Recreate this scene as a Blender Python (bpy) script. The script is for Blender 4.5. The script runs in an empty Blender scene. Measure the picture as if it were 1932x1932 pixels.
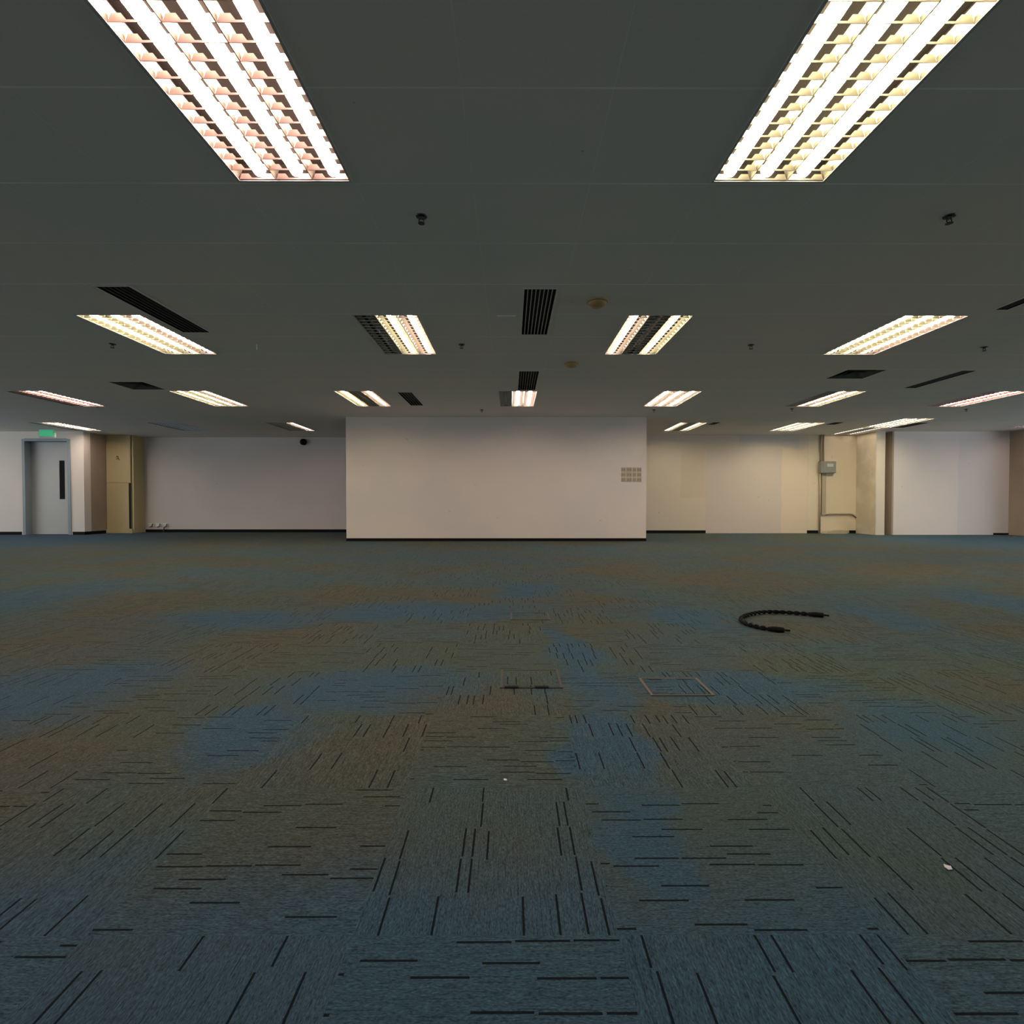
import bpy, bmesh, math, random
from mathutils import Vector, Matrix
random.seed(7)
sc = bpy.context.scene
COL = sc.collection
PI = math.pi

# ------------------------------------------------------------------ camera, world, daylight, exposure
HF, HC = 0.765, 1.72            # eye height over the carpet, ceiling height over the eye
ZC = HF + HC
PITCH, YAW, FPX = math.radians(1.0), math.radians(-0.12), 966.0
cd = bpy.data.cameras.new('camera'); cam = bpy.data.objects.new('camera', cd); COL.objects.link(cam)
cd.sensor_width = 36; cd.sensor_fit = 'HORIZONTAL'; cd.lens = 36 * FPX / 1932
cd.clip_start = 0.02; cd.clip_end = 200
cam.location = (0, 0, HF); cam.rotation_euler = (PI / 2 - PITCH, 0, YAW)
sc.camera = cam

w = bpy.data.worlds.new('world'); sc.world = w; w.use_nodes = True
w.node_tree.nodes['Background'].inputs[0].default_value = (0.55, 0.70, 1.0, 1)
w.node_tree.nodes['Background'].inputs[1].default_value = 0.5

def area(name, loc, rot, sx, sy, power, color):
    l = bpy.data.lights.new(name, 'AREA'); l.shape = 'RECTANGLE'; l.size = sx; l.size_y = sy
    l.energy = power; l.color = color
    o = bpy.data.objects.new(name, l); COL.objects.link(o); o.location = loc; o.rotation_euler = rot
    return o
DAY = (0.86, 0.93, 1.0)
area('window_daylight_left', (-15.9, 5.0, 1.55), (0, -PI / 2, 0), 1.5, 11.0, 270, DAY)
area('window_daylight_right', (15.9, 5.0, 1.55), (0, PI / 2, 0), 1.5, 11.0, 270, DAY)
area('window_daylight_near', (0, -5.9, 1.5), (PI / 2, 0, 0), 20.0, 1.4, 70, DAY)

TUBE_STRENGTH = 42.0
sc.view_settings.view_transform = 'Standard'; sc.view_settings.look = 'None'
sc.view_settings.gamma = 1; sc.view_settings.use_curve_mapping = False
sc.view_settings.exposure = 0.0
sc.cycles.use_denoising = True
sc.cycles.max_bounces = 8; sc.cycles.diffuse_bounces = 5; sc.cycles.glossy_bounces = 3
sc.cycles.sample_clamp_indirect = 6.0
sc.cycles.caustics_reflective = False; sc.cycles.caustics_refractive = False

# ------------------------------------------------------------------ rays through the lens onto the room's planes
def ray(px, py):
    u = (px - 966) / FPX; v = (966 - py) / FPX
    y = math.cos(PITCH) + v * math.sin(PITCH); z = -math.sin(PITCH) + v * math.cos(PITCH); x = u
    return Vector((x * math.cos(YAW) - y * math.sin(YAW), x * math.sin(YAW) + y * math.cos(YAW), z))
def onC(px, py): r = ray(px, py); t = HC / r.z; return r.x * t, r.y * t
def onF(px, py): r = ray(px, py); t = -HF / r.z; return r.x * t, r.y * t
def onW(px, py, Y): r = ray(px, py); t = Y / r.y; return r.x * t, HF + r.z * t

# ------------------------------------------------------------------ materials
def mat(name, color, rough=0.6, metal=0.0, emit=None, strength=0.0, spec=0.5):
    m = bpy.data.materials.new(name); m.use_nodes = True
    b = m.node_tree.nodes['Principled BSDF']
    b.inputs['Base Color'].default_value = (*color, 1); b.inputs['Roughness'].default_value = rough
    b.inputs['Metallic'].default_value = metal; b.inputs['Specular IOR Level'].default_value = spec
    if emit:
        b.inputs['Emission Color'].default_value = (*emit, 1); b.inputs['Emission Strength'].default_value = strength
    return m
class NB:
    """small node builder"""
    def __init__(s, m): s.t = m.node_tree; s.b = s.t.nodes['Principled BSDF']
    def n(s, typ, **kw):
        x = s.t.nodes.new(typ)
        for k, v in kw.items(): setattr(x, k, v)
        return x
    def put(s, sock, v):
        if isinstance(v, (int, float)): sock.default_value = v
        elif isinstance(v, tuple): sock.default_value = v
        else: s.t.links.new(v, sock)
    def m(s, op, a, b=0.0, c=0.0, clamp=False):
        x = s.n('ShaderNodeMath', operation=op, use_clamp=clamp)
        s.put(x.inputs[0], a); s.put(x.inputs[1], b)
        if op in ('MULTIPLY_ADD', 'COMPARE', 'SMOOTH_MIN', 'SMOOTH_MAX', 'WRAP'): s.put(x.inputs[2], c)
        return x.outputs[0]
    def vec(s, x, y, z=0.0):
        v = s.n('ShaderNodeCombineXYZ'); s.put(v.inputs[0], x); s.put(v.inputs[1], y); s.put(v.inputs[2], z); return v.outputs[0]
    def white(s, vec):
        v = s.n('ShaderNodeTexWhiteNoise', noise_dimensions='3D'); s.put(v.inputs['Vector'], vec); return v.outputs['Value']
    def noise(s, vec, scale=5.0, detail=2.0, rough=0.5):
        v = s.n('ShaderNodeTexNoise'); s.put(v.inputs['Vector'], vec); v.inputs['Scale'].default_value = scale
        v.inputs['Detail'].default_value = detail; v.inputs['Roughness'].default_value = rough
        return v.outputs['Fac']
    def mix(s, f, a, b):
        x = s.n('ShaderNodeMix', data_type='RGBA'); s.put(x.inputs[0], f)
        s.put(x.inputs[6], (*a, 1) if isinstance(a, tuple) else a); s.put(x.inputs[7], (*b, 1) if isinstance(b, tuple) else b)
        return x.outputs[2]
    def lerp(s, f, a, b): return s.m('MULTIPLY_ADD', f, s.m('SUBTRACT', b, a), a)
    def ramp(s, x, lo, hi):
        r = s.n('ShaderNodeMapRange', interpolation_type='SMOOTHSTEP'); s.put(r.inputs[0], x)
        r.inputs[1].default_value = lo; r.inputs[2].default_value = hi
        return r.outputs[0]
    def pos(s):
        c = s.n('ShaderNodeNewGeometry'); q = s.n('ShaderNodeSeparateXYZ'); s.t.links.new(c.outputs['Position'], q.inputs[0])
        return c.outputs['Position'], q.outputs[0], q.outputs[1], q.outputs[2]

# --- painted wall with soft mottling
def wall_mat(name, c1, c2, patches=()):
    m = mat(name, c1, 0.75, spec=0.25); k = NB(m); P, x, y, z = k.pos()
    col = k.mix(k.ramp(k.noise(P, 0.7, 3), 0.38, 0.62), c1, c2)
    for (x0, x1, z0, z1, c, f) in patches:           # repainted or bare patches with their own edges; on the fin, painted shade
        wob = k.m('MULTIPLY', k.m('SUBTRACT', k.noise(P, 2.0, 3), 0.5), 0.10)
        xx = k.m('ADD', x, wob); zz = k.m('ADD', z, wob)
        a = k.m('MULTIPLY', k.ramp(xx, x0 - .02, x0 + .02), k.m('SUBTRACT', 1.0, k.ramp(xx, x1 - .02, x1 + .02)))
        b = k.m('MULTIPLY', k.ramp(zz, z0 - .02, z0 + .02), k.m('SUBTRACT', 1.0, k.ramp(zz, z1 - .02, z1 + .02)))
        col = k.mix(k.m('MULTIPLY', k.m('MULTIPLY', a, b), f), col, c)
    # a few small scuffs
    sc_ = k.ramp(k.noise(P, 9.0, 2), 0.74, 0.80)
    col = k.mix(k.m('MULTIPLY', sc_, 0.35), col, (0.25, 0.21, 0.17))
    k.t.links.new(col, k.b.inputs['Base Color']); return m
M = {}
M['wall'] = wall_mat('wall_paint', (0.75, 0.665, 0.58), (0.70, 0.64, 0.58))
M['wall_left'] = wall_mat('wall_paint_left', (0.66, 0.595, 0.54), (0.62, 0.57, 0.53))
M['wall_mid'] = wall_mat('wall_paint_bare_right', (0.68, 0.575, 0.47), (0.66, 0.565, 0.475),
    patches=[(4.92, 6.85, -0.1, 2.13, (0.64, 0.545, 0.475), 1.0), (5.75, 7.30, 2.18, 2.6, (0.56, 0.53, 0.49), 0.8),
             (6.85, 7.50, -0.1, 2.13, (0.73, 0.60, 0.46), 1.0), (7.52, 12, -0.1, 3, (0.72, 0.62, 0.46), 1.0),
             (4.3, 4.9, 0.9, 2.1, (0.62, 0.48, 0.34), 0.35)])
M['wall_right'] = wall_mat('wall_paint_right', (0.80, 0.72, 0.66), (0.76, 0.70, 0.655),
    patches=[(10.75, 12.3, -0.1, 2.3, (0.71, 0.67, 0.64), 0.9)])
M['wall_fin'] = wall_mat('wall_paint_fin', (0.74, 0.66, 0.54), (0.70, 0.64, 0.54), patches=[(8.5, 8.7365, -.1, 3, (0.50, 0.42, 0.27), 0.7)])  # olive patch: shade of the fin's side face put into the colour
M['wall_shade_brown'] = wall_mat('wall_paint_shade_brown', (0.42, 0.33, 0.25), (0.36, 0.29, 0.22))  # darker brown: shade of the unlit side faces put into the colour
M['base'] = mat('black_skirting', (0.008, 0.008, 0.008), 0.6, spec=0.08)
M['yellow'] = mat('yellow_panel', (0.52, 0.43, 0.23), 0.55)
M['yellow_side'] = M['yellow']
M['doorgrey'] = mat('door_grey_paint', (0.42, 0.41, 0.385), 0.5)
M['framegrey'] = mat('door_frame_paint', (0.22, 0.26, 0.27), 0.5)
M['black'] = mat('black_plastic', (0.006, 0.006, 0.006), 0.6, spec=0.08)
M['dark'] = mat('dark_void', (0.008, 0.009, 0.008), 0.9)
M['slat'] = mat('grey_slat', (0.42, 0.44, 0.40), 0.5)
M['slatdark'] = mat('dark_slat', (0.07, 0.075, 0.07), 0.5)
M['rim'] = mat('white_trim_metal', (0.50, 0.50, 0.48), 0.45)
M['white'] = mat('white_plastic', (0.75, 0.75, 0.72), 0.4)
M['amber'] = mat('amber_cover', (0.40, 0.27, 0.11), 0.5)
M['plate'] = mat('olive_plate', (0.44, 0.37, 0.24), 0.5)
M['plate_dark'] = mat('olive_plate_edge', (0.26, 0.21, 0.14), 0.5)
M['boxgrey'] = mat('grey_steel_box', (0.24, 0.24, 0.20), 0.6)
M['conduit'] = mat('conduit_grey', (0.40, 0.33, 0.24), 0.5)
M['rubber'] = mat('black_rubber', (0.004, 0.0035, 0.003), 0.7, spec=0.15)
M['pinkish'] = mat('floor_box_rim', (0.125, 0.09, 0.075), 0.7)
M['boxlid'] = mat('floor_box_lid', (0.075, 0.08, 0.068), 0.9)
M['brass'] = mat('dull_sprinkler_metal', (0.02, 0.02, 0.018), 0.4, 0.3)
M['chrome'] = mat('bulb_glass', (0.4, 0.4, 0.38), 0.2)
M['beige'] = mat('beige_board', (0.42, 0.36, 0.25), 0.8)
M['paper'] = mat('paper_scrap', (0.7, 0.7, 0.68), 0.8)
M['exit'] = mat('green_sign_face', (0.01, 0.2, 0.09), 0.5, emit=(0.03, 0.50, 0.20), strength=0.50)
M['exitbody'] = mat('sign_casing', (0.25, 0.45, 0.36), 0.4)

# --- ceiling tiles with thin bright joints
XS, YS, CP, CPY = -0.205, 2.787, 0.632, 0.635
def ceiling_mat():
    m = mat('ceiling_tile', (0.5, 0.5, 0.47), 0.9, spec=0.1); k = NB(m); P, x, y, z = k.pos()
    def joint(v, v0, pitch, half):
        f = k.m('FRACT', k.m('ADD', k.m('DIVIDE', k.m('SUBTRACT', v, v0), pitch), 0.5))
        return k.m('LESS_THAN', k.m('ABSOLUTE', k.m('SUBTRACT', f, 0.5)), half / pitch)
    br = k.ramp(k.noise(k.vec(k.m('MULTIPLY', x, 1.3), k.m('MULTIPLY', y, 7.0)), 1.0, 3), 0.42, 0.62)
    jy = k.m('MULTIPLY', joint(y, YS, CPY, 0.005), k.m('MULTIPLY_ADD', br, 0.6, 0.4))
    jx = k.m('MULTIPLY', joint(x, XS, CP, 0.003), k.m('MULTIPLY_ADD', br, 0.3, 0.1))
    base = k.mix(k.ramp(k.noise(P, 0.45, 3), 0.35, 0.65), (0.82, 0.76, 0.70), (0.74, 0.75, 0.71))
    sp = k.ramp(k.noise(P, 130.0, 1), 0.3, 0.7)
    base = k.mix(k.m('MULTIPLY', sp, 0.10), base, (0.5, 0.5, 0.475))
    pit = k.ramp(k.noise(P, 24.0, 1), 0.82, 0.85)
    base = k.mix(k.m('MULTIPLY', pit, 0.5), base, (0.15, 0.15, 0.14))
    col = k.mix(k.m('MAXIMUM', jx, jy), base, (0.95, 0.97, 0.93))
    k.t.links.new(col, k.b.inputs['Base Color']); return m
M['ceiling'] = ceiling_mat()

# --- carpet tiles laid quarter-turned, woven in blue and olive
def carpet_mat():
    m = mat('carpet_tile', (0.1, 0.1, 0.1), 0.95, spec=0.12); k = NB(m); P, x, y, z = k.pos()
    T = 0.47
    tx = k.m('DIVIDE', k.m('SUBTRACT', x, 0.19), T); ty = k.m('DIVIDE', k.m('SUBTRACT', y, 0.893), T)
    i = k.m('FLOOR', tx); j = k.m('FLOOR', ty); u = k.m('FRACT', tx); v = k.m('FRACT', ty)
    par = k.m('ABSOLUTE', k.m('FLOORED_MODULO', k.m('ADD', i, j), 2.0))       # 1: lines run in depth
    par = k.m('GREATER_THAN', par, 0.5)
    a = k.lerp(par, u, v); c = k.lerp(par, v, u)
    hid = k.m('MULTIPLY_ADD', i, 7.13, k.m('MULTIPLY', j, 3.71))
    def dashes(nc, na, thr, half, seed):
        cc = k.m('MULTIPLY', c, nc); ci = k.m('FLOOR', cc); cf = k.m('FRACT', cc)
        sh = k.white(k.vec(ci, hid, seed))
        sh = k.m('MULTIPLY', sh, k.m('SUBTRACT', 1.0, k.m('MULTIPLY', par, 0.85)))
        aa = k.m('ADD', k.m('MULTIPLY', a, na), sh); ai = k.m('FLOOR', aa); af = k.m('FRACT', aa)
        h = k.white(k.vec(k.m('ADD', ci, k.m('MULTIPLY', ai, 31.7)), hid, seed + 5.5))
        on = k.m('GREATER_THAN', h, thr)
        jit = k.m('MULTIPLY_ADD', k.white(k.vec(ci, ai, seed + 9.1)), 0.5, 0.25)
        ln = k.m('LESS_THAN', k.m('ABSOLUTE', k.m('SUBTRACT', cf, jit)), half)
        en = k.m('LESS_THAN', k.m('ABSOLUTE', k.m('SUBTRACT', af, 0.5)), 0.47)
        return k.m('MULTIPLY', k.m('MULTIPLY', on, ln), en)
    d1 = dashes(15.0, 4.6, 0.68, 0.072, 1.0)
    d2 = dashes(34.0, 7.0, 0.80, 0.07, 2.0)
    # yarn grain along the tile direction
    g = k.noise(k.vec(k.m('MULTIPLY', a, 14.0), k.m('MULTIPLY', c, 110.0), hid), 1.0, 2, 0.6)
    g2 = k.noise(k.vec(k.m('MULTIPLY', a, 60.0), k.m('MULTIPLY', c, 190.0), hid), 1.0, 1, 0.6)
    # where the weave turns blue, plus window sheen painted in the far corners
    wx = k.m('MULTIPLY_ADD', k.m('SUBTRACT', k.noise(P, 1.9, 4, 0.6), 0.5), 0.8, x)
    wy = k.m('MULTIPLY_ADD', k.m('SUBTRACT', k.noise(k.vec(y, x, 4.0), 1.9, 4, 0.6), 0.5), 0.8, y)
    rects = [(1085, 1345, 1200, 1500), (1035, 1190, 1120, 1262), (560, 1265, 860, 1330), (400, 1335, 590, 1425),
             (-80, 1250, 215, 1385), (1170, 1262, 1540, 1318), (1560, 1322, 1850, 1430), (640, 1138, 1010, 1172),
             (1240, 1148, 1390, 1190), (1600, 1142, 1730, 1190), (1850, 1110, 2000, 1190), (1110, 1490, 1290, 1780),
             (-100, 1100, 120, 1190), (1050, 1262, 1175, 1345), (930, 1100, 1060, 1130), (350, 1150, 620, 1180),
             (-200, 1005, 260, 1040), (1720, 1008, 2100, 1045)]  # last pair: window sheen on the carpet painted as blue
    blue = k.m('SUBTRACT', 1.0, k.ramp(wy, 0.72, 1.30))
    for (x0, y0, x1, y1) in rects:
        fa = onF((x0 + x1) / 2, y0); ne = onF((x0 + x1) / 2, y1); ym = (fa[1] + ne[1]) / 2
        sx = ym / FPX; cx = ((x0 + x1) / 2 - 964) * sx; rx = (x1 - x0) / 2 * sx; ry = (fa[1] - ne[1]) / 2
        dx = k.m('DIVIDE', k.m('SUBTRACT', wx, cx), rx); dy = k.m('DIVIDE', k.m('SUBTRACT', wy, ym), ry)
        dd = k.m('ADD', k.m('MULTIPLY', dx, dx), k.m('MULTIPLY', dy, dy))
        blue = k.m('MAXIMUM', blue, k.m('SUBTRACT', 1.0, k.m('POWER', k.ramp(dd, 0.0, 3.0), 0.8)))
    lown = k.ramp(k.noise(k.vec(x, k.m('MULTIPLY', y, 1.2), 9.0), 0.85, 3), 0.40, 0.66)
    blue = k.m('MAXIMUM', blue, k.m('MULTIPLY', lown, 0.55))
    blue = k.m('MULTIPLY_ADD', k.m('SUBTRACT', k.white(k.vec(i, j, 3.0)), 0.5), 0.18, blue, clamp=True)
    warm = k.ramp(k.noise(k.vec(y, x, 2.0), 1.1, 3), 0.38, 0.62)
    olive = k.mix(warm, OLIVE, BROWN)
    col = k.mix(blue, olive, BLUE)
    val = k.m('MULTIPLY', k.m('MULTIPLY_ADD', g, 1.3, 0.35), k.m('MULTIPLY_ADD', g2, 1.9, 0.05))
    vm = k.n('ShaderNodeVectorMath', operation='SCALE'); k.t.links.new(col, vm.inputs[0]); k.t.links.new(val, vm.inputs['Scale'])
    fleck = k.ramp(k.noise(k.vec(k.m('MULTIPLY', a, 90.0), k.m('MULTIPLY', c, 160.0), 3.0), 1.0, 1), 0.66, 0.76)
    col = k.mix(k.m('MULTIPLY', fleck, 0.6), vm.outputs[0], (0.16, 0.18, 0.17))
    col = k.mix(k.m('MULTIPLY', d2, 0.35), col, (0.012, 0.014, 0.014))
    col = k.mix(k.m('MULTIPLY', d1, 0.92), col, (0.004, 0.005, 0.006))
    k.t.links.new(col, k.b.inputs['Base Color']); return m
BLUE, OLIVE, BROWN = (0.041, 0.085, 0.123), (0.063, 0.083, 0.070), (0.075, 0.076, 0.058)
M['carpet'] = carpet_mat()

# --- light fittings
M['reflector'] = mat('satin_reflector', (0.40, 0.37, 0.29), 0.35, 0.85)
M['housing'] = mat('fitting_housing_inside', (0.014, 0.012, 0.010), 0.9, spec=0.0)
def louvre_m(n, c): return mat(n, tuple(min(q * 2.6, .9) for q in c), 0.42, 0.8)
M['lv_cream'] = louvre_m('louvre_cream', (0.20, 0.182, 0.14))
M['lv_pink'] = louvre_m('louvre_pink', (0.23, 0.155, 0.135))
M['lv_white'] = louvre_m('louvre_white', (0.22, 0.195, 0.17))
M['lv_dim'] = mat('louvre_unlit', (0.62, 0.66, 0.68), 0.6)
M['lv_rose'] = louvre_m('louvre_rose', (0.27, 0.15, 0.135))
def tube_m(n, c): return mat(n, (0.8, 0.8, 0.8), 0.4, emit=c, strength=TUBE_STRENGTH)
M['tube_y'] = tube_m('tube_warm_yellow', (1.0, 0.88, 0.62))
M['tube_p'] = tube_m('tube_pinkish', (1.0, 0.74, 0.66))
M['tube_w'] = tube_m('tube_warm_white', (1.0, 0.84, 0.72))
M['tube_d'] = mat('tube_dim', (0.8, 0.8, 0.8), 0.4, emit=(1.0, 0.84, 0.66), strength=9.0)
M['tube_o'] = mat('tube_unlit', (0.20, 0.20, 0.20), 0.3)

# ------------------------------------------------------------------ mesh helpers
def link(name, bm, m, parent=None, smooth=False):
    me = bpy.data.meshes.new(name)
    bmesh.ops.recalc_face_normals(bm, faces=bm.faces)
    bm.to_mesh(me); bm.free(); me.materials.append(m)
    if smooth:
        for p in me.polygons: p.use_smooth = True
    o = bpy.data.objects.new(name, me); COL.objects.link(o)
    if parent: o.parent = parent
    return o
def box(bm, x0, x1, y0, y1, z0, z1):
    v = [bm.verts.new(p) for p in ((x0, y0, z0), (x1, y0, z0), (x1, y1, z0), (x0, y1, z0), (x0, y0, z1), (x1, y0, z1), (x1, y1, z1), (x0, y1, z1))]
    for f in ((0, 1, 2, 3), (4, 5, 6, 7), (0, 1, 5, 4), (1, 2, 6, 5), (2, 3, 7, 6), (3, 0, 4, 7)): bm.faces.new([v[q] for q in f])
def prism(bm, prof, axis, a0, a1):
    """closed profile of (p, z) extruded along x or y"""
    def pt(p, z, a): return (p, a, z) if axis == 'y' else (a, p, z)
    A = [bm.verts.new(pt(p, z, a0)) for p, z in prof]; B = [bm.verts.new(pt(p, z, a1)) for p, z in prof]
    n = len(prof)
    for q in range(n): bm.faces.new((A[q], A[(q + 1) % n], B[(q + 1) % n], B[q]))
    bm.faces.new(A); bm.faces.new(B[::-1])
def lathe(bm, prof, n=24, c=(0, 0, 0)):
    rings = []
    for r, z in prof:
        if r < 1e-6: rings.append([bm.verts.new((c[0], c[1], c[2] + z))])
        else: rings.append([bm.verts.new((c[0] + r * math.cos(2 * PI * q / n), c[1] + r * math.sin(2 * PI * q / n), c[2] + z)) for q in range(n)])
    for A, B in zip(rings, rings[1:]):
        for q in range(n):
            f = [A[q % len(A)], A[(q + 1) % len(A)], B[(q + 1) % len(B)], B[q % len(B)]]
            f2 = []
            for s in f:
                if s not in f2: f2.append(s)
            if len(f2) > 2: bm.faces.new(f2)
def tube(bm, pts, r, n=8, caps=True):
    pts = [Vector(p) for p in pts]; rings = []
    up = Vector((0, 0, 1)); prev = None
    for q, p in enumerate(pts):
        d = (pts[min(q + 1, len(pts) - 1)] - pts[max(q - 1, 0)]).normalized()
        if prev is None: s = d.cross(up) if abs(d.z) < .95 else d.cross(Vector((1, 0, 0)))
        else: s = prev - d * prev.dot(d)
        s.normalize(); prev = s; t = d.cross(s)
        rr = r[q] if isinstance(r, (list, tuple)) else r
        rings.append([bm.verts.new(p + rr * (math.cos(2 * PI * k / n) * s + math.sin(2 * PI * k / n) * t)) for k in range(n)])
    for A, B in zip(rings, rings[1:]):
        for k in range(n): bm.faces.new((A[k], A[(k + 1) % n], B[(k + 1) % n], B[k]))
    if caps: bm.faces.new(rings[0][::-1]); bm.faces.new(rings[-1])
def tag(o, label, cat, group=None, kind=None):
    o['label'] = label; o['category'] = cat
    if group: o['group'] = group
    if kind: o['kind'] = kind
    return o
def thing(name, loc, label, cat, group=None):
    o = bpy.data.objects.new(name, None); o.empty_display_size = .1; COL.objects.link(o); o.location = loc
    return tag(o, label, cat, group)
def struct(name, bm, m, parent=None, smooth=False):
    o = link(name, bm, m, parent, smooth)
    if parent is None: o['kind'] = 'structure'
    return o
def sbox(name, m, *b):
    bm = bmesh.new(); box(bm, *b); return struct(name, bm, m)

# ------------------------------------------------------------------ the room
XW, YN = 16.2, -6.2
YPART, YBL, YBM, YL, YR = 10.27, 13.45, 12.95, 12.35, 12.30
sbox('floor', M['carpet'], -XW - .2, XW + .2, YN - .2, 14.0, -0.12, 0)

# fittings that are let into the ceiling: (x0, x1, y0, y1)
HOLES = []
ROW = {1: YS - 2 * CPY, 2: YS + 3 * CPY, 3: YS + 8 * CPY, 4: 10.95}
def gx(k): return XS + CP * k
TROFFERS = [  # x left edge, y near edge, tubes left to right, louvre, label
 (gx(-2), ROW[1], 'ppp', 'lv_pink', 'large pinkish-white louvred ceiling light cut by the top left edge'),
 (gx(2), ROW[1], 'yyy', 'lv_cream', 'large creamy yellow-white louvred ceiling light cut by the top right edge'),
 (gx(-6), ROW[2], 'yyp', 'lv_cream', 'lit louvred ceiling light beside the wide dark slot vent, second row, far left'),
 (gx(-2), ROW[2], 'oyp', 'lv_cream', 'second-row ceiling light left of the striped vent, its left bay unlit'),
 (gx(2), ROW[2], 'poy', 'lv_cream', 'second-row ceiling light with its middle bay dark between pink and yellow tubes'),
 (gx(6), ROW[2], 'yyp', 'lv_cream', 'second-row ceiling light on the right, three yellow tubes and a pinkish edge'),
 (gx(-12), ROW[3], 'opp', 'lv_rose', 'pink two-tube ceiling light at the left edge, above the exit sign'),
 (gx(-8), ROW[3], 'yyp', 'lv_cream', 'third-row yellow ceiling light to the right of the pink pair over the door'),
 (gx(-4), ROW[3], 'yop', 'lv_cream', 'third-row ceiling light, yellow tube left, dark gap, pink tube right, beside dark vent'),
 (gx(0), ROW[3], 'owp', 'lv_white', 'small ceiling light right behind the smaller striped vent, left bay dull grey'),
 (gx(4), ROW[3], 'www', 'lv_white', 'fully lit white ceiling light over the right end of the white partition'),
 (gx(8), ROW[3], 'opy', 'lv_white', 'third-row ceiling light with two bright stripes, behind the right square diffuser'),
 (gx(12), ROW[3], 'opp', 'lv_rose', 'pink two-tube ceiling light at the right edge, third row'),
 (gx(-16), ROW[4], 'oww', 'lv_white', 'narrow bright ceiling light right above the green exit sign'),
 (gx(-12), ROW[4], 'ooo', 'lv_dim', 'unlit grey ceiling light near the yellow cabinet'),
 (gx(-8), ROW[4], 'oop', 'lv_white', 'short bright ceiling light above the black dome camera'),
 (gx(6), ROW[4], 'yoy', 'lv_white', 'back-row ceiling light with two tubes just right of the white partition'),
 (gx(10), ROW[4], 'yyy', 'lv_white', 'back-row ceiling light glowing evenly, left of the long pair of lights'),
 (8.00, 10.42, 'yyy', 'lv_white', 'brighter nearer half of the end-to-end pair of lights over the column'),
 (8.00, 11.67, 'dod', 'lv_white', 'dimmer far half of the end-to-end lights, touching the wall over the column'),
 (11.30, 10.42, 'oop', 'lv_pink', 'ceiling light cut off by the right edge, before the brown-shaded column'),
 (gx(-21), 10.6, 'yoo', 'lv_cream', 'ceiling light out of view to the left of the grey door'),
 (gx(-16), ROW[3], 'ypy', 'lv_cream', 'ceiling light out of view at the left end of the third row'),
 (gx(16), ROW[3], 'ypy', 'lv_cream', 'ceiling light out of view at the right end of the third row'),
 (gx(-10), ROW[2], 'yoy', 'lv_cream', 'ceiling light out of view at the left end of the second row'),
 (gx(10), ROW[2], 'yyy', 'lv_cream', 'ceiling light out of view at the right end of the second row'),
 (gx(-6), ROW[1], 'yoy', 'lv_cream', 'ceiling light out of view beside the big left light'),
 (gx(6), ROW[1], 'yoy', 'lv_cream', 'ceiling light out of view beside the big right light'),
]
TW, TL = 0.60, 1.235
trof = []
for (xl, yn, st, lv, lab) in TROFFERS:
    cx, cy = xl + CP / 2, yn + CPY
    if yn > 11: cy = yn + TL / 2
    if yn == 10.42: cy = yn + TL / 2
    trof.append((cx, cy, st, lv, lab)); HOLES.append((cx - TW / 2, cx + TW / 2, cy - TL / 2, cy + TL / 2))
VENTS = [  # x0, x1, y0, y1, slots, slat material, label
 (0.105, 0.370, 4.14, 5.26, 8, 'slat', 'larger black and grey striped slot vent in the middle of the ceiling'),
 (0.105, 0.370, 6.70, 7.82, 8, 'slatdark', 'smaller striped slot vent touching the centre light of the third row'),
 (-3.305, -3.03, 4.10, 5.20, 6, 'slatdark', 'long dark slot vent alongside the light at the left'),
 (-1.765, -1.54, 7.98, 9.06, 5, 'slatdark', 'small dark slot vent between two third-row lights, above the partition'),
 (5.86, 6.05, 6.66, 7.68, 4, 'slatdark', 'thin dark slanting slot vent on the right, before the pink light'),
 (4.30, 4.42, 3.50, 4.58, 3, 'slatdark', 'narrow dark slot vent cut off by the right edge of the picture'),
 (4.30, 4.46, 10.9, 11.25, 3, 'slatdark', 'thin dark slot vent beside the two-tube light right of the partition'),
 (6.88, 7.10, 10.9, 11.25, 3, 'slatdark', 'thin dark slot vent beside the evenly glowing back-row light'),
 (8.68, 8.95, 10.95, 11.7, 4, 'slatdark', 'dark slot vent along the brighter half of the long pair of lights'),
]
for v in VENTS: HOLES.append(v[:4])
DIFFS = [(4.34, 4.86, 6.62, 7.10, 'dark square ceiling diffuser on the right, before the third-row lights'),
         (-5.72, -5.22, 7.30, 7.80, 'faint dark square ceiling diffuser on the left, before the yellow light')]
for d in DIFFS: HOLES.append(d[:4])
xs = sorted({-XW - .2, XW + .2, *[h[0] for h in HOLES], *[h[1] for h in HOLES]})
ys = sorted({YN - .2, 14.0, *[h[2] for h in HOLES], *[h[3] for h in HOLES]})
bm = bmesh.new(); vc = {}
def gv(x, y):
    if (x, y) not in vc: vc[(x, y)] = bm.verts.new((x, y, 0))
    return vc[(x, y)]
for a, b in zip(xs, xs[1:]):
    for c, d in zip(ys, ys[1:]):
        mx, my = (a + b) / 2, (c + d) / 2
        if any(h[0] < mx < h[1] and h[2] < my < h[3] for h in HOLES): continue
        bm.faces.new((gv(a, c), gv(b, c), gv(b, d), gv(a, d)))
ret = bmesh.ops.extrude_face_region(bm, geom=bm.faces[:])
bmesh.ops.translate(bm, verts=[e for e in ret['geom'] if isinstance(e, bmesh.types.BMVert)], vec=(0, 0, 0.012))
ceil = struct('ceiling', bm, M['ceiling']); ceil.location = (0, 0, ZC)

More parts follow.
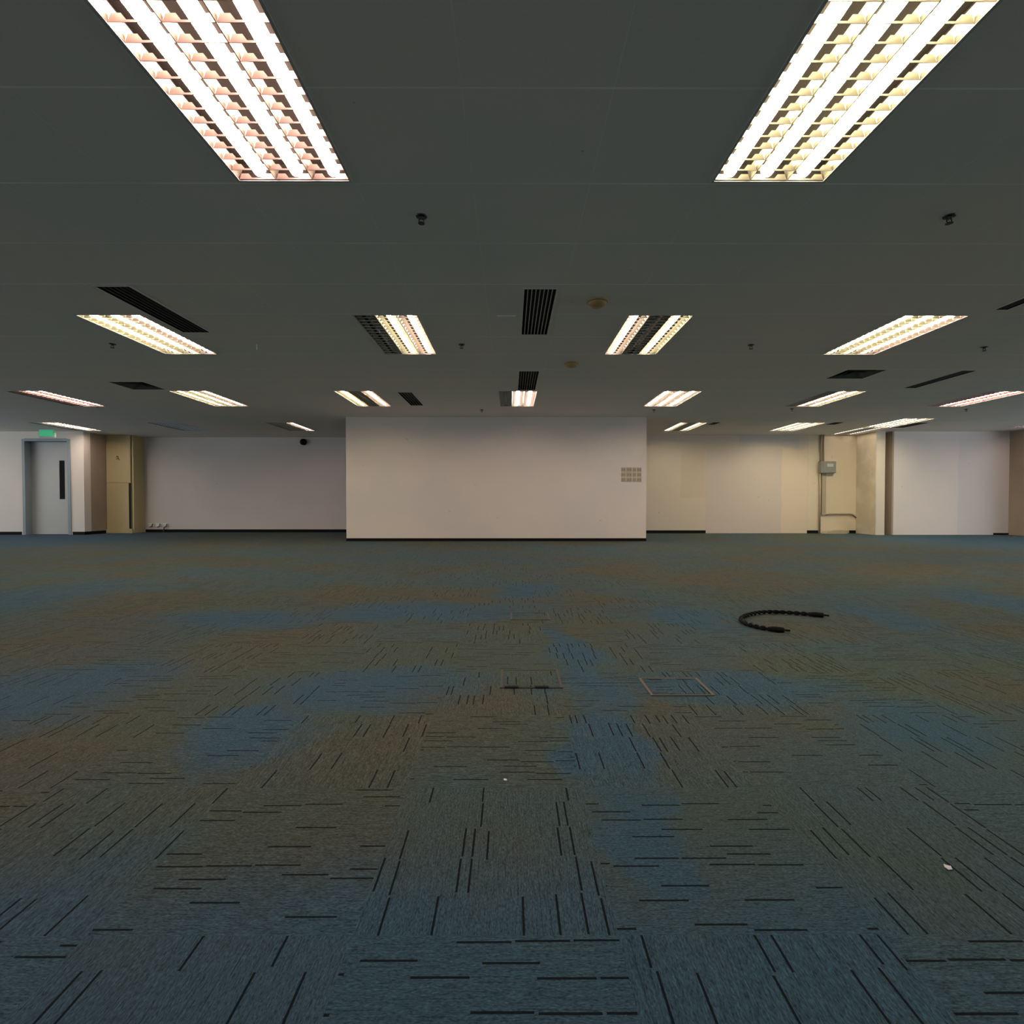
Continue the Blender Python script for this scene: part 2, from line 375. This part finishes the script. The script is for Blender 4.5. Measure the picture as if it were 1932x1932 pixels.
# far left wall, left front wall with the doorway, return, partition, right walls, fin
XRET = -10.27                      # the return wall between the door wall and the cabinet
DX0, DX1, DZ = -11.72, -10.60, 2.30
sbox('wall_back_left', M['wall_left'], -9.63, 0.1, YBL, YBL + .15, 0, ZC)
bm = bmesh.new()
box(bm, -XW, DX0, YL, YL + .2, 0, ZC); box(bm, DX1, XRET, YL, YL + .2, 0, ZC); box(bm, DX0, DX1, YL, YL + .2, DZ, ZC)
struct('wall_front_left', bm, M['wall'])
sbox('wall_return_left', M['wall_shade_brown'], XRET - .12, XRET, YL + .2, YBL + .15, 0, ZC)
sbox('wall_center', M['wall'], -3.30, 2.715, YPART, YPART + .14, 0, ZC)
sbox('wall_step_back', M['wall'], 0.1, 0.2, YBM + .15, YBL + .15, 0, ZC)
sbox('wall_back_right', M['wall_mid'], 0.1, 9.30, YBM, YBM + .15, 0, ZC)
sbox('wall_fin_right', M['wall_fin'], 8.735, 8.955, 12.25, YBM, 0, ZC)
sbox('wall_front_right', M['wall_right'], 9.20, XW, YR, YR + .2, 0, ZC)
sbox('wall_column_right', M['wall_shade_brown'], 11.98, 12.7, 11.7, YR, 0, ZC)
sbox('wall_side_cabinet', M['yellow'], -9.64, -9.60, 13.06, YBL, 0, ZC)
sbox('wall_closing_left', M['wall'], XRET - .12, -9.60, YBL, YBL + .15, 0, ZC)
sbox('wall_closing_right', M['wall_shade_brown'], 9.16, 9.20, YR, YBM, 0, ZC)
# side walls with their window openings, near wall
for sgn, nm in ((-1, 'left'), (1, 'right')):
    bm = bmesh.new(); x0, x1 = sorted((sgn * (XW - .05), sgn * (XW + .15)))
    box(bm, x0, x1, YN, 13.0, 0, 0.8); box(bm, x0, x1, YN, 13.0, 2.3, ZC)
    box(bm, x0, x1, YN, -.5, 0.8, 2.3); box(bm, x0, x1, 10.5, 13.0, 0.8, 2.3)
    struct('wall_' + nm, bm, M['wall'])
bm = bmesh.new()
box(bm, -XW, XW, YN, YN + .2, 0, .8); box(bm, -XW, XW, YN, YN + .2, 2.2, ZC); box(bm, -XW, -10, YN, YN + .2, .8, 2.2); box(bm, 10, XW, YN, YN + .2, .8, 2.2)
struct('wall_near', bm, M['wall'])
# skirtings
BH, BT = 0.075, 0.012
sbox('baseboard_back_left', M['base'], -9.58, -0.0, YBL - BT, YBL, 0, BH)
sbox('baseboard_center', M['base'], -3.30, 2.715, YPART - BT, YPART, 0, .06)
bm = bmesh.new(); box(bm, -XW, DX0 - .06, YL - BT, YL, 0, BH); box(bm, DX1 + .05, XRET + BT, YL - BT, YL, 0, BH)
struct('baseboard_front_left', bm, M['base'])
sbox('baseboard_return_left', M['base'], XRET, XRET + BT, YL, 13.0, 0, BH)
bm = bmesh.new()
box(bm, 0.2, 4.93, YBM - BT, YBM, 0, BH); box(bm, 7.50, 7.78, YBM - BT, YBM, 0, BH); box(bm, 8.34, 8.735, YBM - BT, YBM, 0, BH)
box(bm, 8.955, 9.16, YBM - BT, YBM, 0, BH)
struct('baseboard_back_right', bm, M['base'])
sbox('baseboard_front_right', M['base'], 11.62, 11.98, YR - BT, YR, 0, .045)
# a strip of bright joint next to the striped vent
a = onC(938, 596); b = onC(973, 596)
sbox('trim_1', M['white'], a[0], b[0], a[1] - .012, a[1] + .012, ZC - .008, ZC)

# fire door
d = bpy.data.objects.new('door_1', None); COL.objects.link(d); d.location = ((DX0 + DX1) / 2, YL, 0)
d['kind'] = 'structure'
dw = (DX1 - DX0) / 2
bm = bmesh.new(); f = .05
box(bm, -dw - .015, -dw + f, -.02, .195, 0, DZ); box(bm, dw - f, dw + .015, -.02, .195, 0, DZ); box(bm, -dw + f, dw - f, -.02, .195, DZ - f, DZ + .015)
link('door_frame', bm, M['framegrey'], d)
bm = bmesh.new()
lx0, lx1, ly = -dw + f + .004, dw - f - .004, .15
vx0, vx1, vz0, vz1 = .165, .30, .86, 1.80
box(bm, lx0, vx0, ly, ly + .04, .008, DZ - f - .004); box(bm, vx1, lx1, ly, ly + .04, .008, DZ - f - .004)
box(bm, vx0, vx1, ly, ly + .04, .008, vz0); box(bm, vx0, vx1, ly, ly + .04, vz1, DZ - f - .004)
leaf = link('door_leaf', bm, M['doorgrey'], d)
bm = bmesh.new(); box(bm, vx0, vx1, ly + .012, ly + .02, vz0, vz1); link('vision_panel', bm, M['black'], leaf)

# ------------------------------------------------------------------ light fittings
BAY = 0.585 / 3
def troffer_proto():
    P = {}
    H = .085
    bm = bmesh.new(); t = .004; hx, hy = TW / 2 - .001, TL / 2 - .001
    box(bm, -hx, hx, -hy, hy, H, H + t)
    box(bm, -hx, -hx + t, -hy, hy, .0, H); box(bm, hx - t, hx, -hy, hy, .0, H)
    box(bm, -hx + t, hx - t, -hy, -hy + t, .0, H); box(bm, -hx + t, hx - t, hy - t, hy, .0, H)
    P['housing'] = bm
    bm = bmesh.new(); e = .008                     # thin rim
    ox, oy = hx + .006, hy + .006
    box(bm, -ox, -ox + e + .006, -oy, oy, -.004, -.0005); box(bm, ox - e - .006, ox, -oy, oy, -.004, -.0005)
    box(bm, -ox + e + .006, ox - e - .006, -oy, -oy + e + .006, -.004, -.0005); box(bm, -ox + e + .006, ox - e - .006, oy - e - .006, oy, -.004, -.0005)
    P['frame'] = bm
    bm = bmesh.new()                               # long V-shaped reflectors between the bays
    for q in range(4):
        x = -BAY * 1.5 + BAY * q; L = hy - .006
        w0, w1 = .002, .015
        pl = -w1 if q > 0 else 0; pr = w1 if q < 3 else 0
        prof = [(x - (w0 if q > 0 else 0), .001), (x + (w0 if q < 3 else 0), .001)]
        if q < 3: prof += [(x + .005, .016), (x + .010, .034), (x + pr, .058)]
        else: prof += [(x, .058)]
        if q > 0: prof += [(x + pl, .058), (x - .010, .034), (x - .005, .016)]
        else: prof += [(x, .058)]
        pr2 = []
        for p_ in prof:
            if p_ not in pr2: pr2.append(p_)
        prism(bm, pr2, 'y', -L, L)
    P['reflector'] = bm
    bm = bmesh.new()                               # cross blades
    NBL = 14; L = 2 * (hy - .006)
    for bq in range(3):
        xc = -BAY + BAY * bq
        for q in range(NBL + 2):
            y = -L / 2 + L * q / (NBL + 1)
            if q in (0, NBL + 1): y += .006 * (1 if q == 0 else -1)
            hw = BAY / 2 - .0025
            # blade: thin lower edge, broad top, its ends cut to sit between the reflectors
            w0, w1, z0, z1 = .0012, .010, .0015, .026
            xt = hw - .016
            v = []
            for (xx, zz, ww) in ((-hw, z0, w0), (hw, z0, w0), (xt, z1, w1), (.042, z1, w1), (.027, .008, .004), (-.027, .008, .004), (-.042, z1, w1), (-xt, z1, w1)):
                v.append((bm.verts.new((xc + xx, y - ww, zz)), bm.verts.new((xc + xx, y + ww, zz))))
            for m_ in range(8):
                n_ = (m_ + 1) % 8; bm.faces.new((v[m_][0], v[n_][0], v[n_][1], v[m_][1]))
            bm.faces.new([q_[0] for q_ in v]); bm.faces.new([q_[1] for q_ in v][::-1])
    P['louvre'] = bm
    return P
P = troffer_proto()
mesh = {}
for kname, bm in P.items():
    me = bpy.data.meshes.new(kname); bmesh.ops.recalc_face_normals(bm, faces=bm.faces); bm.to_mesh(me); bm.free(); mesh[kname] = me
for nm in ('housing', 'reflector'): mesh[nm].materials.append(M[nm])
mesh['frame'].materials.append(M['rim'])
lv = {}
for kk in ('lv_cream', 'lv_pink', 'lv_white', 'lv_dim', 'lv_rose'):
    lv[kk] = mesh['louvre'].copy(); lv[kk].materials.append(M[kk])
tb = {}
for s in 'ypwod':
    bm = bmesh.new(); Lh = TL / 2 - .02; r = .031
    tube(bm, [(0, -Lh, 0), (0, Lh, 0)], r, 10)
    me = bpy.data.meshes.new('tube'); bmesh.ops.recalc_face_normals(bm, faces=bm.faces); bm.to_mesh(me); bm.free()
    me.materials.append(M['tube_' + s])
    for p in me.polygons: p.use_smooth = True
    tb[s] = me
def part(name, me, parent, loc=(0, 0, 0)):
    o = bpy.data.objects.new(name, me); COL.objects.link(o); o.parent = parent; o.location = loc; return o
for (cx, cy, st, lvk, lab) in trof:
    t = thing('ceiling_light', (cx, cy, ZC), lab, 'ceiling light', 'recessed louvred ceiling lights')
    for nm in ('housing', 'frame', 'reflector'): part(nm, mesh[nm], t)
    part('louvre', lv[lvk], t)
    off = 0.018 * (-1 if cx > 0 else 1) if cy < 7 else 0      # near rows' tubes shifted towards the camera to shape the bright band
    for q, s in enumerate(st): part('tube', tb[s], t, (-BAY + BAY * q + off, 0, .041))

# ------------------------------------------------------------------ slot vents and diffusers
for (x0, x1, y0, y1, n, sm, lab) in VENTS:
    cx, cy = (x0 + x1) / 2, (y0 + y1) / 2; hx, hy = (x1 - x0) / 2, (y1 - y0) / 2
    t = thing('slot_vent', (cx, cy, ZC), lab, 'air vent', 'slot vents in the ceiling')
    bm = bmesh.new(); e = .001
    box(bm, -hx + e, hx - e, -hy + e, hy - e, .07, .074)
    box(bm, -hx + e, -hx + .004, -hy + e, hy - e, 0, .07); box(bm, hx - .004, hx - e, -hy + e, hy - e, 0, .07)
    box(bm, -hx + .004, hx - .004, -hy + e, -hy + .004, 0, .07); box(bm, -hx + .004, hx - .004, hy - .004, hy - e, 0, .07)
    link('duct_box', bm, M['dark'], t)
    bm = bmesh.new()
    for q in range(1, n):
        x = -hx + 2 * hx * q / n; box(bm, x - .004, x + .004, -hy + .004, hy - .004, .0005, .012)
    link('slats', bm, M[sm], t)
    bm = bmesh.new(); r = .012
    box(bm, -hx - r, -hx + .004, -hy - r, hy + r, -.003, -.0005); box(bm, hx - .004, hx + r, -hy - r, hy + r, -.003, -.0005)
    box(bm, -hx + .004, hx - .004, -hy - r, -hy + .004, -.003, -.0005); box(bm, -hx + .004, hx - .004, hy - .004, hy + r, -.003, -.0005)
    link('frame', bm, M['ceiling'], t)
for (x0, x1, y0, y1, lab) in DIFFS:
    cx, cy = (x0 + x1) / 2, (y0 + y1) / 2; hx, hy = (x1 - x0) / 2, (y1 - y0) / 2
    t = thing('square_diffuser', (cx, cy, ZC), lab, 'air vent', 'square ceiling diffusers')
    bm = bmesh.new(); e = .001
    box(bm, -hx + e, hx - e, -hy + e, hy - e, .10, .104)
    box(bm, -hx + e, -hx + .004, -hy + e, hy - e, 0, .10); box(bm, hx - .004, hx - e, -hy + e, hy - e, 0, .10)
    box(bm, -hx + .004, hx - .004, -hy + e, -hy + .004, 0, .10); box(bm, -hx + .004, hx - .004, hy - .004, hy - e, 0, .10)
    link('duct_box', bm, M['dark'], t)
    for q in range(3):                             # nested square cones
        s0 = 1 - .30 * q - .04; s1 = s0 - .16
        bm = bmesh.new(); R = []
        for s, z in ((s0, .004), (s1, .05), (s1 - .015, .05), (s0 - .015, .002)):
            R.append([bm.verts.new((a * hx * s, b * hy * s, z)) for a, b in ((-1, -1), (1, -1), (1, 1), (-1, 1))])
        for A, B in zip(R, R[1:] + R[:1]):
            for z in range(4): bm.faces.new((A[z], A[(z + 1) % 4], B[(z + 1) % 4], B[z]))
        link('cone', bm, M['slatdark'], t)
    bm = bmesh.new(); r = .012
    box(bm, -hx - r, -hx + .006, -hy - r, hy + r, -.003, -.0005); box(bm, hx - .006, hx + r, -hy - r, hy + r, -.003, -.0005)
    box(bm, -hx + .006, hx - .006, -hy - r, -hy + .006, -.003, -.0005); box(bm, -hx + .006, hx - .006, hy - .006, hy + r, -.003, -.0005)
    link('frame', bm, M['ceiling'], t)

# ------------------------------------------------------------------ sprinklers, detectors, dome camera, sign
def sprinkler(px, py, lab):
    x, y = onC(px, py)
    t = thing('sprinkler', (x, y, ZC), lab, 'sprinkler', 'pendent sprinklers')
    bm = bmesh.new(); lathe(bm, [(0, -.0005), (.034, -.0005), (.032, -.006), (.014, -.010), (.012, -.022), (0, -.022)], 20); link('escutcheon', bm, M['brass'], t)
    bm = bmesh.new()
    for s in (-1, 1): tube(bm, [(s * .009, 0, -.018), (s * .015, 0, -.030), (s * .013, 0, -.044), (s * .003, 0, -.052)], .0032, 6)
    link('yoke', bm, M['brass'], t)
    bm = bmesh.new(); tube(bm, [(0, 0, -.022), (0, 0, -.050)], .003, 8); link('glass_bulb', bm, M['chrome'], t)
    bm = bmesh.new(); lathe(bm, [(0, -.052), (.020, -.053), (.020, -.056), (0, -.057)], 16); link('deflector', bm, M['brass'], t)
    t.scale = (1, 1, .78)
sprinkler(795, 408, 'nearest sprinkler, dark with a pale bulb, below the left big light')
sprinkler(1791, 408, 'nearest sprinkler on the right, dark and tilted-looking, beyond the right big light')
sprinkler(871, 650, 'small sprinkler right of the second-row light with the unlit left bay')
sprinkler(1417, 651, 'small sprinkler right of the second-row light with the dark middle bay')
sprinkler(212, 649, 'small dark sprinkler just under the far left second-row light')
sprinkler(1857, 655, 'small dark sprinkler below the right end of the far right second-row light')
sprinkler(909, 773, 'tiny sprinkler above the white partition, left of its centre light')
sprinkler(1234, 773, 'tiny sprinkler just under the fully lit white light over the partition end')
sprinkler(1494, 771, 'tiny sprinkler under the near end of the two-striped third-row light')
sprinkler(1823, 772, 'tiny sprinkler just below the pink light at the right edge')
sprinkler(184, 767, 'tiny sprinkler just below the pink light at the left edge')
def detector(px, py, r, lab):
    x, y = onC(px, py)
    t = thing('smoke_detector', (x, y, ZC), lab, 'smoke detector', 'amber covered detectors')
    bm = bmesh.new(); lathe(bm, [(0, -.0005), (r, -.0005), (r, -.012), (0, -.012)], 32); link('base_ring', bm, M['amber'], t)
    bm = bmesh.new(); lathe(bm, [(0, -.0122), (r * .92, -.0122), (r * .86, -.030), (r * .68, -.045), (r * .4, -.053), (0, -.056)], 32); link('cover', bm, M['amber'], t, True)
detector(1127, 568, .088, 'amber domed detector, the larger and nearer one right of the striped vent')
detector(1078, 685, .085, 'smaller farther amber detector above the centre light of the third row')

x, z = onW(573, 834, YBL)
t = thing('dome_camera', (x, YBL, z), 'black round dome camera high on the far left wall', 'camera')
bm = bmesh.new(); tube(bm, [(0, 0, 0), (0, -.04, 0)], .085, 24); link('mounting_ring', bm, M['black'], t)
bm = bmesh.new(); lathe(bm, [(.078, 0), (.074, .03), (.055, .058), (.028, .074), (0, .078)], 24)
bmesh.ops.rotate(bm, verts=bm.verts, cent=(0, 0, 0), matrix=Matrix.Rotation(PI / 2, 3, 'X')); bmesh.ops.translate(bm, verts=bm.verts, vec=(0, -.04, 0))
link('dome', bm, M['black'], t, True)

# exit sign hung before the door wall
ys_ = 11.75; x0, z1 = onW(72, 810, ys_); x1, z0 = onW(103, 825, ys_)
t = thing('exit_sign', ((x0 + x1) / 2, ys_, (z0 + z1) / 2), 'small glowing green exit sign hanging above the grey door', 'sign')
hx, hz = (x1 - x0) / 2, (z1 - z0) / 2
bm = bmesh.new(); box(bm, -hx, hx, 0, .05, -hz, hz); bmesh.ops.bevel(bm, geom=bm.edges[:], offset=.008, segments=2, affect='EDGES'); link('casing', bm, M['exitbody'], t)
bm = bmesh.new(); box(bm, -hx + .03, hx - .03, -.006, -.0005, -hz + .03, hz - .02); link('lit_face', bm, M['exit'], t)
bm = bmesh.new()
for s in (-1, 1): tube(bm, [(s * hx * .6, .025, hz), (s * hx * .6, .025, ZC - (z0 + z1) / 2)], .006, 8)
link('hanger_rods', bm, M['rim'], t)

# white wire end hanging from the ceiling
x, y = onC(484, 650); bm = bmesh.new()
tube(bm, [(0, 0, 0), (.003, 0, -.015), (-.002, .002, -.03), (.004, 0, -.045), (.001, 0, -.06)], .006, 6)
o = link('hanging_wire', bm, M['white'], None, True); o.location = (x, y, ZC)
tag(o, 'short white wire end hanging from the ceiling, right of the left second-row light', 'wire')

# ------------------------------------------------------------------ yellow cabinet
cx0, cx1, cyf, cyb = XRET + .012, -9.65, 13.02, YBL
t = thing('service_cabinet', ((cx0 + cx1) / 2, cyf, 0), 'tall yellow full-height cabinet beside the grey door wall', 'cabinet')
hw = (cx1 - cx0) / 2
bm = bmesh.new(); box(bm, -hw, hw, .02, cyb - cyf, 0, ZC - .002); link('body', bm, M['yellow'], t)
zs = onW(220, 911, cyf)[1]; zp = onW(220, 998, cyf)[1]
bm = bmesh.new(); box(bm, -hw, hw, 0, .0195, zs + .008, ZC - .01); link('upper_panel', bm, M['yellow'], t)
bm = bmesh.new(); box(bm, -hw, hw - .05, 0, .0195, zp + .006, zs - .004); link('door', bm, M['yellow'], t)
bm = bmesh.new(); box(bm, hw - .045, hw - .005, .004, .0195, zp + .006, zs - .004); link('door_gap', bm, M['dark'], t)
bm = bmesh.new(); box(bm, -hw, hw + .05, -.03, -.0005, .0, zp); link('plinth', bm, M['yellow'], t)
ex, ez = onW(222, 864, cyf); ex -= (cx0 + cx1) / 2
bm = bmesh.new()
tube(bm, [(ex - .03, -.002, ez + .01), (ex - .01, -.002, ez + .05), (ex + .01, -.002, ez + .04), (ex + .02, -.002, ez - .02), (ex + .05, -.002, ez - .05)], .010, 6)
tube(bm, [(ex - .035, -.002, ez - .03), (ex + .02, -.002, ez - .015)], .008, 6)
link('brown_mark', bm, mat('brown_mark', (0.16, .11, .05), .6), t)

# ------------------------------------------------------------------ switch plates on the partition
xs_ = [(1172, 1180.5), (1182, 1192), (1193.5, 1200), (1201.5, 1210)]
zs_ = [(882, 890), (891.5, 899.5), (901, 909)]
rown = ['top', 'middle', 'bottom']; coln = ['leftmost', 'second', 'third', 'rightmost']
for r, (za, zb) in enumerate(zs_):
    for c, (xa, xb) in enumerate(xs_):
        x0, z1 = onW(xa, za, YPART); x1, z0 = onW(xb, zb, YPART)
        t = thing('switch_plate', ((x0 + x1) / 2, YPART, (z0 + z1) / 2),
                  f'{coln[c]} olive switch plate in the {rown[r]} row of the block on the partition', 'switch', 'switch plates on the white partition')
        hx, hz = (x1 - x0) / 2, (z1 - z0) / 2
        bm = bmesh.new(); box(bm, -hx, hx, -.010, 0, -hz, hz); bmesh.ops.bevel(bm, geom=bm.edges[:], offset=.003, segments=1, affect='EDGES')
        link('plate', bm, M['plate'] if (r + c) % 3 else M['plate'], t)
        for s in (-1, 1):
            bm = bmesh.new(); box(bm, s * hx * .42 - hx * .22, s * hx * .42 + hx * .22, -.0135, -.0102, -hz * .5, hz * .35); link('rocker', bm, M['plate_dark'], t)

# ------------------------------------------------------------------ sockets at the foot of the far left wall
for q, (px, lab) in enumerate(((286, 'pale wall socket nearest the yellow cabinet, low on the far left wall'), (300, 'middle of three pale sockets low on the far left wall'),
                               (313, 'pale wall socket farthest from the yellow cabinet, its dark cable trailing down'))):
    x, z = onW(px, 990.5, YBL)
    t = thing('wall_socket', (x, YBL, z), lab, 'socket', 'sockets low on the far left wall')
    bm = bmesh.new(); box(bm, -.075, .075, -.02, 0, -.045, .045); bmesh.ops.bevel(bm, geom=bm.edges[:], offset=.006, segments=1, affect='EDGES'); link('plate', bm, M['white'], t)
    bm = bmesh.new(); tube(bm, [(.045, -.03, .035), (.05, -.045, 0), (.03, -.045, -.04), (-.02, -.035, -.055)] + ([(-.04, -.03, -.12), (-.03, -.05, -z + .008)] if q == 2 else []), .011, 6)
    link('cable_tail', bm, mat('brown_cable', (.06, .045, .035), .6), t, True)

# ------------------------------------------------------------------ electrical box and conduits on the right
YE = YBM
x0, z1 = onW(1543.5, 871, YE); x1, z0 = onW(1572, 893, YE)
t = thing('electrical_box', ((x0 + x1) / 2, YE, (z0 + z1) / 2), 'grey switch box fixed on the conduit on the right back wall', 'electrical box')
hx, hz = (x1 - x0) / 2, (z1 - z0) / 2
bm = bmesh.new(); box(bm, -hx, hx, -.12, 0, -hz, hz); bmesh.ops.bevel(bm, geom=bm.edges[:], offset=.008, segments=2, affect='EDGES'); link('body', bm, M['boxgrey'], t)
bm = bmesh.new(); box(bm, -hx + .06, hx - .02, -.128, -.1205, -hz + .02, hz - .02); link('cover', bm, M['boxgrey'], t)
bm = bmesh.new(); box(bm, -hx + .15, hx - .08, -.134, -.1285, .01, hz - .06); link('label_window', bm, M['rim'], t)
def px_x(p): return onW(p, 900, YE)[0]
bm = bmesh.new(); tube(bm, [(px_x(1547), YE - .03, z1), (px_x(1547), YE - .03, ZC)], .018, 8); tube(bm, [(px_x(1552), YE - .03, z1), (px_x(1552), YE - .03, ZC)], .018, 8)
tag(link('conduit_pair', bm, M['conduit'], None, True), 'twin thin conduits running from the grey box up to the ceiling', 'conduit')
bm = bmesh.new(); tube(bm, [(px_x(1546), YE - .03, 0), (px_x(1546), YE - .03, z0)], .022, 8)
tag(link('conduit', bm, M['conduit'], None, True), 'single conduit dropping from the grey box down to the floor', 'conduit')
zt = onW(1552, 971, YE)[1]
bm = bmesh.new(); box(bm, px_x(1549), px_x(1556.5), YE - .05, YE, zt, z0)
tag(link('cable_trunking', bm, M['beige'], None), 'pale square trunking below the grey box, beside the conduit', 'trunking')
zh = onW(1590, 969.5, YE)[1]
bm = bmesh.new(); tube(bm, [(px_x(1557), YE - .025, zh - .02), (px_x(1566), YE - .025, zh), (px_x(1604), YE - .025, zh), (px_x(1609), YE - .025, zh - .02), (px_x(1615), YE - .025, zh - .1)], .018, 8)
tag(link('conduit', bm, M['conduit'], None, True), 'low horizontal conduit with a bent right end', 'conduit')
# broken beige board lying at the foot of the conduit
xa = px_x(1548); xb = px_x(1591)
bm = bmesh.new()
prism(bm, [(xa, .001), (xb - .05, .001), (xb, .03), (xb, .085), (xb - .25, .085), (xa + .05, .05)], 'y', 12.70, YBM - .03)
o = link('skirting_offcut', bm, M['beige'], None); tag(o, 'beige broken board lying at the foot of the conduit', 'board')

# ------------------------------------------------------------------ floor boxes
def floor_box(x0, x1, y0, y1, near, rim, slot_m, lab):
    cx, cy = (x0 + x1) / 2, (y0 + y1) / 2; hx, hy = (x1 - x0) / 2, (y1 - y0) / 2
    t = thing('floor_box', (cx, cy, 0), lab, 'floor box', 'floor boxes let into the carpet')
    e = .011; bm = bmesh.new()
    box(bm, -hx, -hx + e, -hy, hy, 0.0002, .004); box(bm, hx - e, hx, -hy, hy, 0.0002, .004)
    box(bm, -hx + e, hx - e, -hy, -hy + e * .6, 0.0002, .004); box(bm, -hx + e, hx - e, hy - e * .6, hy, 0.0002, .004)
    link('rim', bm, rim, t)
    bm = bmesh.new(); box(bm, -hx + e + .001, hx - e - .001, -hy + e, hy - e, 0.0002, .0035); link('lid', bm, M['carpet'], t)
    for s in (-1, 1):
        bm = bmesh.new(); yy = (-hy - .004) if near else (hy - .022)
        box(bm, s * .062 - .029 - .02 * near, s * .062 + .029 - .02 * near, yy, yy + .018, .0042, .0065); link('cable_flap', bm, slot_m, t)
M['rim_dim'] = mat('floor_box_rim_faded', (0.062, 0.056, 0.053), 0.8)
M['flap'] = mat('flap_dark', (0.02, 0.022, 0.022), .6)
floor_box(-0.045, 0.215, 2.10, 2.33, True, M['rim_dim'], M['black'], 'floor box with two short black slots, nearer the middle of the carpet')
floor_box(0.555, 0.81, 2.015, 2.215, False, M['pinkish'], M['flap'], 'floor box outlined by a pinkish rim, right of the one with black slots')
a = onF(963, 1170); b = onF(1015, 1153)
floor_box(a[0], a[0] + .26, a[1], a[1] + .22, False, M['rim_dim'], M['flap'], 'faint farther floor box, beyond the two nearer ones')

# ------------------------------------------------------------------ the black cable on the carpet
pix = [(1538, 1164), (1515, 1162), (1490, 1160), (1460, 1158.5), (1435, 1159.5), (1415, 1163), (1402, 1168), (1398, 1173), (1406, 1180), (1425, 1186), (1445, 1190.5), (1462, 1192.5)]
ctrl = [Vector((*onF(*p), 0.0)) for p in pix]
def cr(p0, p1, p2, p3, t):
    return .5 * ((2 * p1) + (-p0 + p2) * t + (2 * p0 - 5 * p1 + 4 * p2 - p3) * t * t + (-p0 + 3 * p1 - 3 * p2 + p3) * t ** 3)
path = []
for q in range(len(ctrl) - 1):
    p0 = ctrl[max(q - 1, 0)]; p3 = ctrl[min(q + 2, len(ctrl) - 1)]
    for s in range(10): path.append(cr(p0, ctrl[q], ctrl[q + 1], p3, s / 10))
path.append(ctrl[-1])
c0 = sum(ctrl, Vector()) / len(ctrl)
t = thing('power_cable', (c0.x, c0.y, 0), 'short black twisted cable lying in a U shape on the carpet', 'cable')
for ph in (0, PI):
    pts = []; L = 0
    for q, p in enumerate(path):
        if q: L += (p - path[q - 1]).length
        d_ = (path[min(q + 1, len(path) - 1)] - path[max(q - 1, 0)]).normalized(); sd = Vector((-d_.y, d_.x, 0))
        an = L / .085 * 2 * PI + ph
        pts.append(p - c0 + sd * math.cos(an) * .0085 + Vector((0, 0, .0155 + math.sin(an) * .0075)))
    bm = bmesh.new(); tube(bm, pts, .0072, 8); link('strand', bm, M['rubber'], t, True)
for end, nb in ((path[0], path[3]), (path[-1], path[-4])):
    d_ = (end - nb).normalized(); e0 = end - c0 + Vector((0, 0, .017))
    bm = bmesh.new(); tube(bm, [e0 - d_ * .03, e0 - d_ * .01, e0 + d_ * .02, e0 + d_ * .045, e0 + d_ * .05], [.012, .0165, .0168, .0165, .010], 12); pl = link('plug', bm, M['rubber'], t, True)
    bm = bmesh.new(); tube(bm, [e0 + d_ * .05, e0 + d_ * .08], .006, 8); link('pin', bm, M['black'], pl)

# ------------------------------------------------------------------ scraps on the carpet
for (px, py, r, lab) in ((953, 1473, .006, 'tiny white paper scrap on the carpet straight ahead'),
                         (1788, 1638, .007, 'tiny pale paper scrap on the carpet at the lower right')):
    x, y = onF(px, py); bm = bmesh.new(); vs = []
    for q in range(6):
        a = 2 * PI * q / 6; rr = r * (0.7 + .5 * random.random()); vs.append(bm.verts.new((rr * math.cos(a), rr * math.sin(a), .001 + .003 * random.random())))
    fc = bm.faces.new(vs); ret = bmesh.ops.extrude_face_region(bm, geom=[fc])
    bmesh.ops.translate(bm, verts=[e for e in ret['geom'] if isinstance(e, bmesh.types.BMVert)], vec=(0, 0, .0015))
    o = link('paper_scrap', bm, M['paper'], None); o.location = (x, y, 0); tag(o, lab, 'litter')
